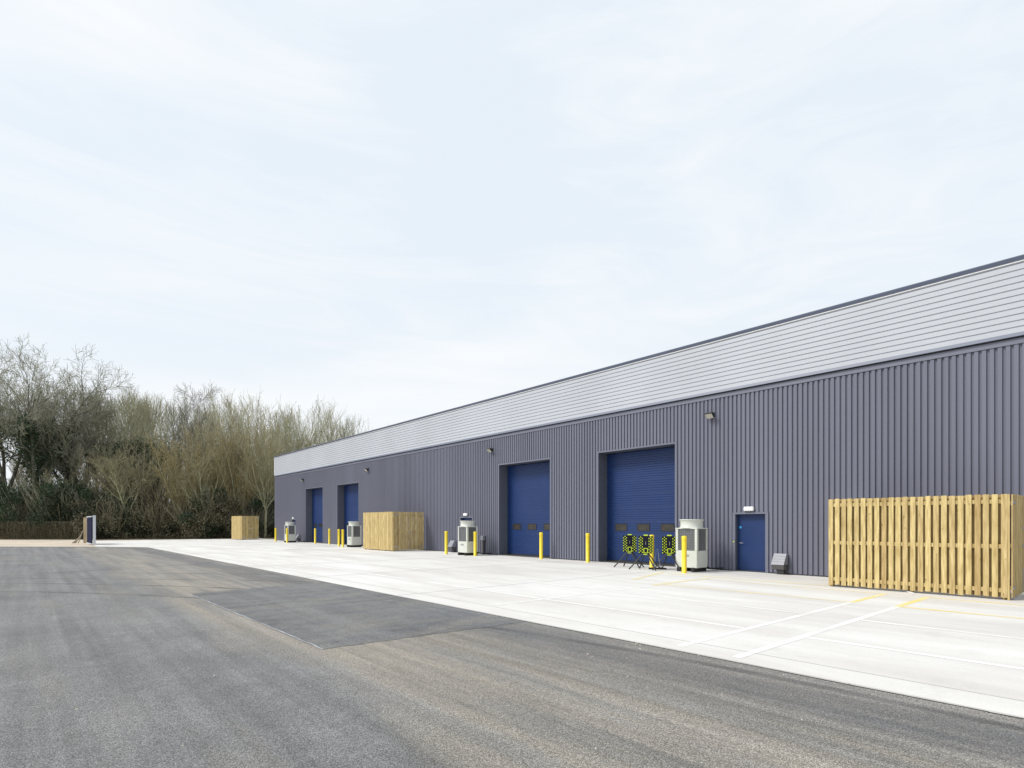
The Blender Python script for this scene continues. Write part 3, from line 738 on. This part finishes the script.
gt.rotation_euler = (0, 0, R(.9))
x, y = world(86.6, 47.5)
tp = thing('timber_post', 'broad pale timber post with rough poles leaning on it, left of the navy gate', 'post', (x, y, 0), -TH)
MB().box(-.21, .21, -.09, .09, -.05, 2.15).build('post', 'timber', tp, bevel=.01)
pm = thing('leaning_poles', 'rough grey poles leaning against the broad pale timber post', 'poles', (x, y, 0), -TH)
random.seed(2)
for k in range(6):
    a = -.35 - .11 * k; MB().tube([(a - random.uniform(0, .15), -.3, 0), (-.18 + random.uniform(-.06, .02) - .03 * k, -.14, 1.1 - .1 * k)], [.03, .022], 6).build('pole', 'log', pm)

# ---------------------------------------------------------------- trees
def ring_rot(d, ang, az):
    u = d.orthogonal().normalized(); w_ = d.cross(u)
    return (d * math.cos(ang) + (u * math.cos(az) + w_ * math.sin(az)) * math.sin(ang)).normalized()
def grow(tr, cr_, p, d, Ln, r, lvl, st, rng, off=Vector((0, 0, 0))):
    S = st['lv'][lvl]
    n = S['seg']; pts = [p.copy()]; rad = [r]; q = p.copy(); dd = d.copy(); dirs = [dd.copy()]
    for i in range(n):
        dd = dd + Vector((rng.gauss(0, 1), rng.gauss(0, 1), rng.gauss(0, 1))) * S['wob'] + Vector((0, 0, S['up']))
        dd.normalize(); q = q + dd * (Ln / n); pts.append(q.copy()); rad.append(max(r * (1 - (1 - S['tip']) * (i + 1) / n), st['rmin'])); dirs.append(dd.copy())
    tgt = tr if lvl <= st['trunk_lv'] else cr_
    tgt.tube([a + off for a in pts], rad, S['n'], cap=False)
    if lvl + 1 >= len(st['lv']): return
    T = st['lv'][lvl + 1]; cnt = S['kids']; az = rng.uniform(0, 6.28)
    cnt = max(1, int(round(cnt * rng.uniform(.8, 1.2))))
    for k in range(cnt):
        f = S['f0'] + (1 - S['f0']) * (k + rng.uniform(.1, .9)) / cnt
        i = min(n - 1, int(f * n)); t = f * n - i
        cp = pts[i].lerp(pts[i + 1], t); az += 2.4 + rng.uniform(-.4, .4)
        cd = ring_rot(dirs[i + 1], R(rng.uniform(*T['ang'])), az)
        cl = T['len'] * st['H'] * rng.uniform(.7, 1.25) * (1 - S.get('fall', .4) * f)
        cr0 = rad[i] * (1 - t) + rad[i + 1] * t
        grow(tr, cr_, cp, cd, cl, max(min(cr0 * T['rr'], cr0 * .9), st['rmin']), lvl + 1, st, rng, off)
def lv(seg, wob, up, tip, n, kids=0, f0=.2, ang=(30, 50), ln=.3, rr=.6, fall=.4):
    return dict(seg=seg, wob=wob, up=up, tip=tip, n=n, kids=kids, f0=f0, ang=ang, len=ln, rr=rr, fall=fall)
def oak(H): return dict(H=H, rmin=.012, trunk_lv=2, t0=.30, r0=H * .018, lv=[
    lv(6, .04, .02, .7, 9, 5, .6), lv(9, .085, .045, .2, 7, 8, .28, (14, 38), .66, .74, .1), lv(6, .12, .06, .3, 5, 6, .2, (24, 50), .23, .6, .3),
    lv(4, .14, .06, .4, 3, 5, .1, (24, 50), .11, .55, .3), lv(3, .14, .04, .5, 3, 4, .1, (24, 50), .06, .6, .3), lv(2, .14, .03, .6, 3, 0, .1, (25, 50), .030, .6, .3)])
def ash(H): return dict(H=H, rmin=.013, trunk_lv=1, t0=.9, r0=H * .0105, lv=[
    lv(12, .02, .02, .2, 7, 18, .3), lv(7, .05, .10, .2, 5, 10, .15, (14, 36), .34, .62, .25), lv(4, .06, .12, .35, 3, 8, .1, (14, 32), .15, .6, .3),
    lv(3, .07, .1, .5, 3, 7, .1, (14, 34), .075, .65, .3)])
def multi(H): return dict(H=H, rmin=.013, trunk_lv=1, t0=.10, r0=H * .019, lv=[
    lv(3, .03, .02, .9, 8, 9, .5), lv(9, .035, .03, .12, 6, 17, .25, (5, 24), .95, .55, .0), lv(5, .07, .09, .35, 3, 8, .1, (16, 40), .17, .5, .4),
    lv(3, .08, .08, .5, 3, 9, .1, (18, 42), .08, .6, .3)])
def hazel(H): return dict(H=H, rmin=.012, trunk_lv=1, t0=.10, r0=H * .017, lv=[
    lv(3, .03, .02, .9, 8, 9, .4), lv(9, .05, .03, .15, 6, 13, .25, (6, 32), .9, .55, .0), lv(5, .09, .07, .35, 3, 7, .1, (18, 42), .20, .5, .4),
    lv(3, .1, .05, .5, 3, 5, .1, (20, 45), .085, .6, .3), lv(2, .1, .02, .6, 3, 0, .1, (20, 45), .035, .7)])
def birch(H): return dict(H=H, rmin=.011, trunk_lv=0, t0=.95, r0=H * .008, lv=[
    lv(12, .03, .02, .12, 7, 20, .35), lv(7, .07, .06, .25, 4, 9, .2, (22, 48), .26, .4, .5), lv(4, .1, .02, .4, 3, 6, .1, (22, 45), .10, .6, .3), lv(3, .12, -.04, .5, 3, 0, .1, (22, 48), .05, .65)])
def fork(H): return dict(H=H, rmin=.013, trunk_lv=2, t0=.26, r0=H * .015, lv=[
    lv(4, .03, .02, .8, 8, 4, .8), lv(8, .07, .05, .3, 6, 8, .15, (16, 38), .70, .72, .0), lv(6, .09, .06, .3, 4, 8, .1, (22, 44), .28, .6, .3),
    lv(4, .1, .06, .5, 3, 6, .1, (22, 44), .12, .6, .3), lv(2, .1, .04, .6, 3, 0, .1, (22, 44), .05, .7)])
def make_tree(name, st, seed, bark, twig, extra=None, lean=0, cat='tree'):
    rng = random.Random(seed); tr, cw = MB(), MB()
    d = Vector((lean, 0, 1)).normalized()
    grow(tr, cw, Vector((0, 0, -.1)), d, st['t0'] * st['H'], st['r0'], 0, st, rng)
    zs = sorted(p[2] for p in cw.v); top = zs[int(len(zs) * .985)]; k = st['H'] * .97 / top
    for b in (tr, cw): b.v = [(x * k, y * k, z * k) for x, y, z in b.v]
    t = thing(name, 'x', cat); tr.build('trunk', bark, t); cw.build('crown', twig, t)
    if extra == 'catkins' or extra == 'buds':
        mb = MB(); cnt = 3500 if extra == 'catkins' else 900
        tips = cw.v
        for i in range(cnt):
            p = Vector(tips[rng.randrange(len(tips))]); 
            if p.z > st['H'] * .25: leaf(mb, p + Vector((rng.gauss(0, .1), rng.gauss(0, .1), rng.gauss(0, .1))), rng.uniform(.03, .065), rng)
        mb.build('catkins', 'catkin', t)
    if extra == 'ivy':
        mb = MB(); zmax = st['H'] * .62
        tv = [p for p in tr.v if p[2] < zmax]
        for i in range(11000):
            p = Vector(tv[rng.randrange(len(tv))]); f = 1 - p.z / zmax
            s = .28 + .55 * f * rng.random()
            leaf(mb, p + Vector((rng.gauss(0, s), rng.gauss(0, s), rng.gauss(0, .5))), rng.uniform(.08, .16), rng)
        mb.v = [(x, y, max(z, .02)) for x, y, z in mb.v]
        mb.build('ivy', 'ivy', t)
    return t
def make_bush(name, seed, leafm, twigm, H, Wd, n, cat='shrub'):
    rng = random.Random(seed); lf, tw = MB(), MB()
    blobs = [(rng.gauss(0, Wd * .33), rng.gauss(0, Wd * .33), rng.uniform(.12, .85) * H, rng.uniform(.25, .5) * Wd * .5) for _ in range(16)]
    for i in range(n):
        b = blobs[rng.randrange(16)]; v = Vector((rng.gauss(0, 1), rng.gauss(0, 1), rng.gauss(0, 1))).normalized() * b[3] * rng.uniform(.35, 1.1) ** .6
        p = Vector(b[:3]) + v
        if p.z > .05: leaf(lf, p, rng.uniform(.04, .095), rng)
    for i in range(170):
        a = rng.uniform(0, 6.28); rr = Wd * .12 * rng.random(); p = Vector((rr * math.cos(a), rr * math.sin(a), 0)); d = Vector((math.cos(a) * rng.uniform(.1, .7), math.sin(a) * rng.uniform(.1, .7), 1)).normalized()
        L_ = H * rng.uniform(.5, 1.12); pts = [p]
        for k in range(5): d = (d + Vector((rng.gauss(0, .14), rng.gauss(0, .14), .02))).normalized(); pts.append(pts[-1] + d * L_ / 5)
        tw.tube(pts, [.035, .03, .024, .02, .016, .012], 3, cap=False)
    t = thing(name, 'x', cat); lf.build('leaves', leafm, t); tw.build('stems', twigm, t); return t

protos = {
 'oakA': make_tree('oak_tree', oak(20), 3, 'bark', 'twig'),
 'oakI': make_tree('ivy_clad_oak', oak(20), 8, 'bark', 'twig', 'ivy'),
 'oakB': make_tree('oak_tree', oak(20), 21, 'bark', 'twig', None, .10),
 'ashA': make_tree('ash_tree', ash(16), 5, 'barkgreen', 'twig'),
 'ashI': make_tree('ivy_clad_ash', ash(16), 6, 'barkgreen', 'twigpale', 'ivy'),
 'ashP': make_tree('ash_tree', ash(16), 14, 'barkgreen', 'twigpale'),
 'mulP': make_tree('willow_tree', multi(15), 31, 'barkgreen', 'twigpale'),
 'mulQ': make_tree('willow_tree', multi(15), 37, 'barkgreen', 'twigpale', 'buds'),
 'mulO': make_tree('hazel_tree', hazel(12), 33, 'barkgreen', 'twigochre', 'catkins'),
 'mulB': make_tree('hazel_tree', hazel(12), 35, 'bark', 'twigbrown', 'buds'),
 'birch': make_tree('birch_tree', birch(18), 41, 'birch', 'twigbirch'),
 'forkA': make_tree('maple_tree', fork(11), 51, 'barkgreen', 'twigolive'),
 'forkB': make_tree('maple_tree', fork(13), 53, 'barkgreen', 'twigolive'),
}
PH = dict(oakA=20, oakI=20, oakB=20, ashA=16, ashI=16, ashP=16, mulP=15, mulQ=15, mulO=12, mulB=12, birch=18, forkA=11, forkB=13)
bush = {'ev': make_bush('evergreen_shrub', 61, 'evergreen', 'twigbrown', 4.2, 4.6, 9500), 'iv': make_bush('evergreen_shrub', 62, 'ivy', 'twig', 5.0, 4.2, 9500),
        'br': make_bush('bramble_thicket', 63, 'bramble', 'twigbrown', 3.2, 4.8, 7000, 'bramble'), 'hz': make_bush('twiggy_shrub', 64, 'bramble', 'twigochre', 5.5, 4.5, 4000)}
used = set()
def put(key, px, ytop, depth, rz, label, D=None, wide=1.0, group=None):
    src = protos if key in protos else bush
    o = src[key] if key not in used else copy_tree(src[key]); used.add(key)
    x, y = world(px, depth)
    if key in protos: H = EYE + (HOR - ytop) * depth / FPX; s = H / PH[key]
    else: s = ytop
    place(o, (x, y, -.02), rz, label, (s * wide, s * wide, s))
    if group: o['group'] = group
    elif 'group' in o: del o['group']
    return o
TREES = [
 ('ashP', 108, 402, 80, 5.2, 'pale ash in the back row between the oaks and the ivy-clad ashes', 1.2),
 ('mulP', 124, 401, 82, 2.6, 'pale willow in the back row behind the forked maple', .8),
 ('mulQ', 160, 401, 81, .9, 'pale willow in the back row behind the ivy-clad ashes', .8),
 ('mulP', 184, 404, 83, 3.6, 'pale willow in the back row just left of the birch', .8),
 ('ashP', 200, 404, 82, 1.3, 'pale ash in the back row directly behind the birch', 1.2),
 ('mulQ', 214, 402, 84, 5.3, 'pale willow in the back row right of the birch', .8),
 ('mulP', 256, 403, 86, .3, 'pale willow in the back row above the farthest timber enclosure', .8),
 ('mulQ', 278, 405, 88, 2.2, 'pale willow in the back row at the building corner', .8),
 ('mulP', 300, 408, 91, 4.9, 'pale willow in the back row between the first two roof-line willows', .8),
 ('mulQ', 321, 411, 92, 1.6, 'pale willow in the back row between the second and third roof-line willows', .8),
 ('mulP', 343, 416, 93, 2.9, 'pale willow in the back row beside the last tall ash', .75),
 ('oakA', -70, 362, 66, .3, 'bare oak beyond the left edge of the picture', .95),
 ('oakB', -30, 364, 69, 2.1, 'bare oak standing half outside the left edge', .8),
 ('oakA', 6, 356, 66, 4.0, 'tall bare oak at the left edge of the picture', .85),
 ('oakI', 36, 350, 64, .5, 'tallest dark bare oak with ivy-clad trunk, second from the left edge', .85),
 ('oakB', 62, 374, 67, 5.6, 'bare oak leaning right, between the ivy-clad oak and the shorter oaks', .85),
 ('oakI', 84, 388, 70, 2.4, 'shorter ivy-clad oak behind the pale timber post', .8),
 ('ashA', 98, 384, 72, 1.0, 'narrow grey ash right of the oaks', 1.0),
 ('ashA', 116, 390, 74, 3.0, 'grey ash behind the forked green-stemmed maple', 1.0),
 ('ashI', 135, 390, 70, 0.2, 'ivy-clad ash directly above the forked maple', 1.0),
 ('ashI', 152, 394, 71, 2.5, 'ivy-clad ash left of the gap of bright sky', .95),
 ('ashP', 142, 398, 75, 1.5, 'pale slender ash between the two ivy-clad ashes', 1.0),
 ('ashA', 174, 396, 74, 4.2, 'grey ash between the ivy-clad ashes and the birch', .95),
 ('birch', 196, 383, 76, .7, 'thin birch with airy crown rising above its neighbours', 1.1),
 ('ashP', 210, 404, 76, 2.2, 'pale ash right of the birch', 1.0),
 ('mulP', 226, 399, 72, .4, 'broad pale many-stemmed willow over the ochre hazels', .8),
 ('mulQ', 246, 402, 74, 1.9, 'pale budding willow left of the building corner', .8),
 ('ashP', 238, 397, 78, 3.9, 'pale ash standing behind the two willows', 1.0),
 ('mulP', 268, 404, 80, 3.1, 'pale willow rising just behind the building corner', .7),
 ('mulQ', 290, 406, 84, 4.4, 'first pale willow right of the building corner, behind the roof', .8),
 ('ashP', 280, 409, 90, .9, 'slim pale ash behind the roof near its far corner', 1.1),
 ('mulP', 312, 408, 86, 5.5, 'second pale willow rising behind the roof', .8),
 ('mulQ', 332, 411, 88, 2.9, 'third pale willow rising behind the roof', .75),
 ('ashP', 346, 417, 90, 5.0, 'last tall pale ash before the trees drop behind the roof', .95),
 ('mulP', 381, 428, 92, 1.2, 'lone low tree top peeping over the roof line at the right end of the wood', .6),
 ('mulB', 100, 440, 65, 1.4, 'brown hazel left of the forked maple', .75),
 ('mulB', 152, 446, 64, 4.6, 'brown hazel right of the forked maple', .75),
 ('mulO', 182, 432, 63.5, .8, 'bright ochre hazel below the birch', .75),
 ('mulO', 208, 428, 65, 3.3, 'ochre hazel in the middle of the wood edge', .75),
 ('mulB', 222, 418, 68, .2, 'russet hazel behind the ochre ones', .8),
 ('mulO', 240, 424, 66, 5.1, 'ochre hazel above the farthest timber enclosure', .7),
 ('mulO', 262, 428, 70, 2.0, 'ochre hazel beside the building corner', .6),
 ('forkA', 127, 443, 62, 1.1, 'small green-stemmed maple with forked trunk in front of the wood', 1.0),
 ('forkB', 265, 432, 65.5, 2.7, 'slender pale-trunked maple between farthest enclosure and building corner', .75),
 ('forkA', 60, 470, 65, 3.7, 'small pale maple behind the brown board fence', 1.0),
 ('forkB', 205, 448, 63, 5.9, 'small pale-stemmed maple before the ochre hazels', .9),
]
for k, px, yt, dp, rz, lab, wd in TREES: put(k, px, yt, dp, rz, lab, wide=wd)
SHR = [('iv', -60, 1.1, 63), ('ev', -30, 1.2, 64), ('iv', -6, 1.3, 64), ('br', 12, 1.3, 62.5), ('iv', 27, 1.3, 63), ('ev', 44, 1.4, 64), ('iv', 58, 1.35, 63), ('ev', 74, 1.3, 63), ('iv', 90, 1.25, 64),
       ('ev', 104, 1.15, 62), ('br', 116, 1.3, 62), ('iv', 131, 1.15, 64), ('ev', 146, 1.1, 63), ('br', 158, 1.3, 63), ('hz', 170, 1.1, 64), ('ev', 183, 1.1, 64), ('br', 196, 1.4, 63), ('iv', 209, 1.1, 64),
       ('hz', 220, 1.15, 65), ('ev', 233, 1.2, 66.5), ('br', 247, 1.3, 66.5), ('iv', 258, 1.2, 67), ('ev', 270, 1.2, 69), ('hz', 283, 1.2, 71), ('ev', 300, 1.2, 74)]
KN = {'iv': 'dark glossy ivy-leaved shrub', 'ev': 'dull dark evergreen shrub', 'br': 'brown bramble thicket', 'hz': 'ochre twiggy shrub'}
ORD = ['first', 'second', 'third', 'fourth', 'fifth', 'sixth', 'seventh', 'eighth', 'ninth', 'tenth']; cnt = {}
for i, (k, px, s, dp) in enumerate(SHR):
    n = cnt.get(k, 0); cnt[k] = n + 1
    put(k, px, s, dp, i * 1.9, '%s at the wood edge, %s of its kind from the left' % (KN[k], ORD[n]), group='shrubs along the foot of the wood')
# far mass of wood and the litter at its foot
rng = random.Random(77); a, b = MB(), MB()
px = -150
while px < 400:
    st = ash(11.5 + rng.uniform(-1.5, 1.5)) if rng.random() < .5 else multi(9.5 + rng.uniform(-1.5, 1.5)); dep = rng.uniform(86, 100)
    x, y = world(px, dep); grow(b, b, Vector((0, 0, 0)), Vector((0, 0, 1)), st['t0'] * st['H'], st['r0'], 0, st, rng, Vector((x, y, 0))); px += rng.uniform(20, 30)
tag(b.build('far_wood', 'twigbrown'), 'mass of bare brown woodland far behind the front trees', 'woodland', kind='stuff')
for i in range(26000):
    dep = rng.uniform(72, 90); x, y = world(rng.uniform(-160, 300 if dep < 80 else 390), dep)
    z = abs(rng.gauss(0, 2.3)); leaf(a, Vector((x, y, z + .05)), rng.uniform(.12, .26), rng)
tag(a.build('undergrowth', 'evergreen'), 'dark tangled undergrowth filling the floor of the wood', 'undergrowth', kind='stuff')
c = MB()
for i in range(9000):
    dep = rng.uniform(60.2, 64) ; px = rng.uniform(-160, 272); x, y = world(px, dep + (max(0, px - 180) * .05))
    leaf(c, Vector((x, y, abs(rng.gauss(0, .28)) + .02)), rng.uniform(.05, .12), rng)
tag(c.build('ground_cover', 'bramble'), 'low brown ground cover along the edge of the wood', 'ground cover', kind='stuff')
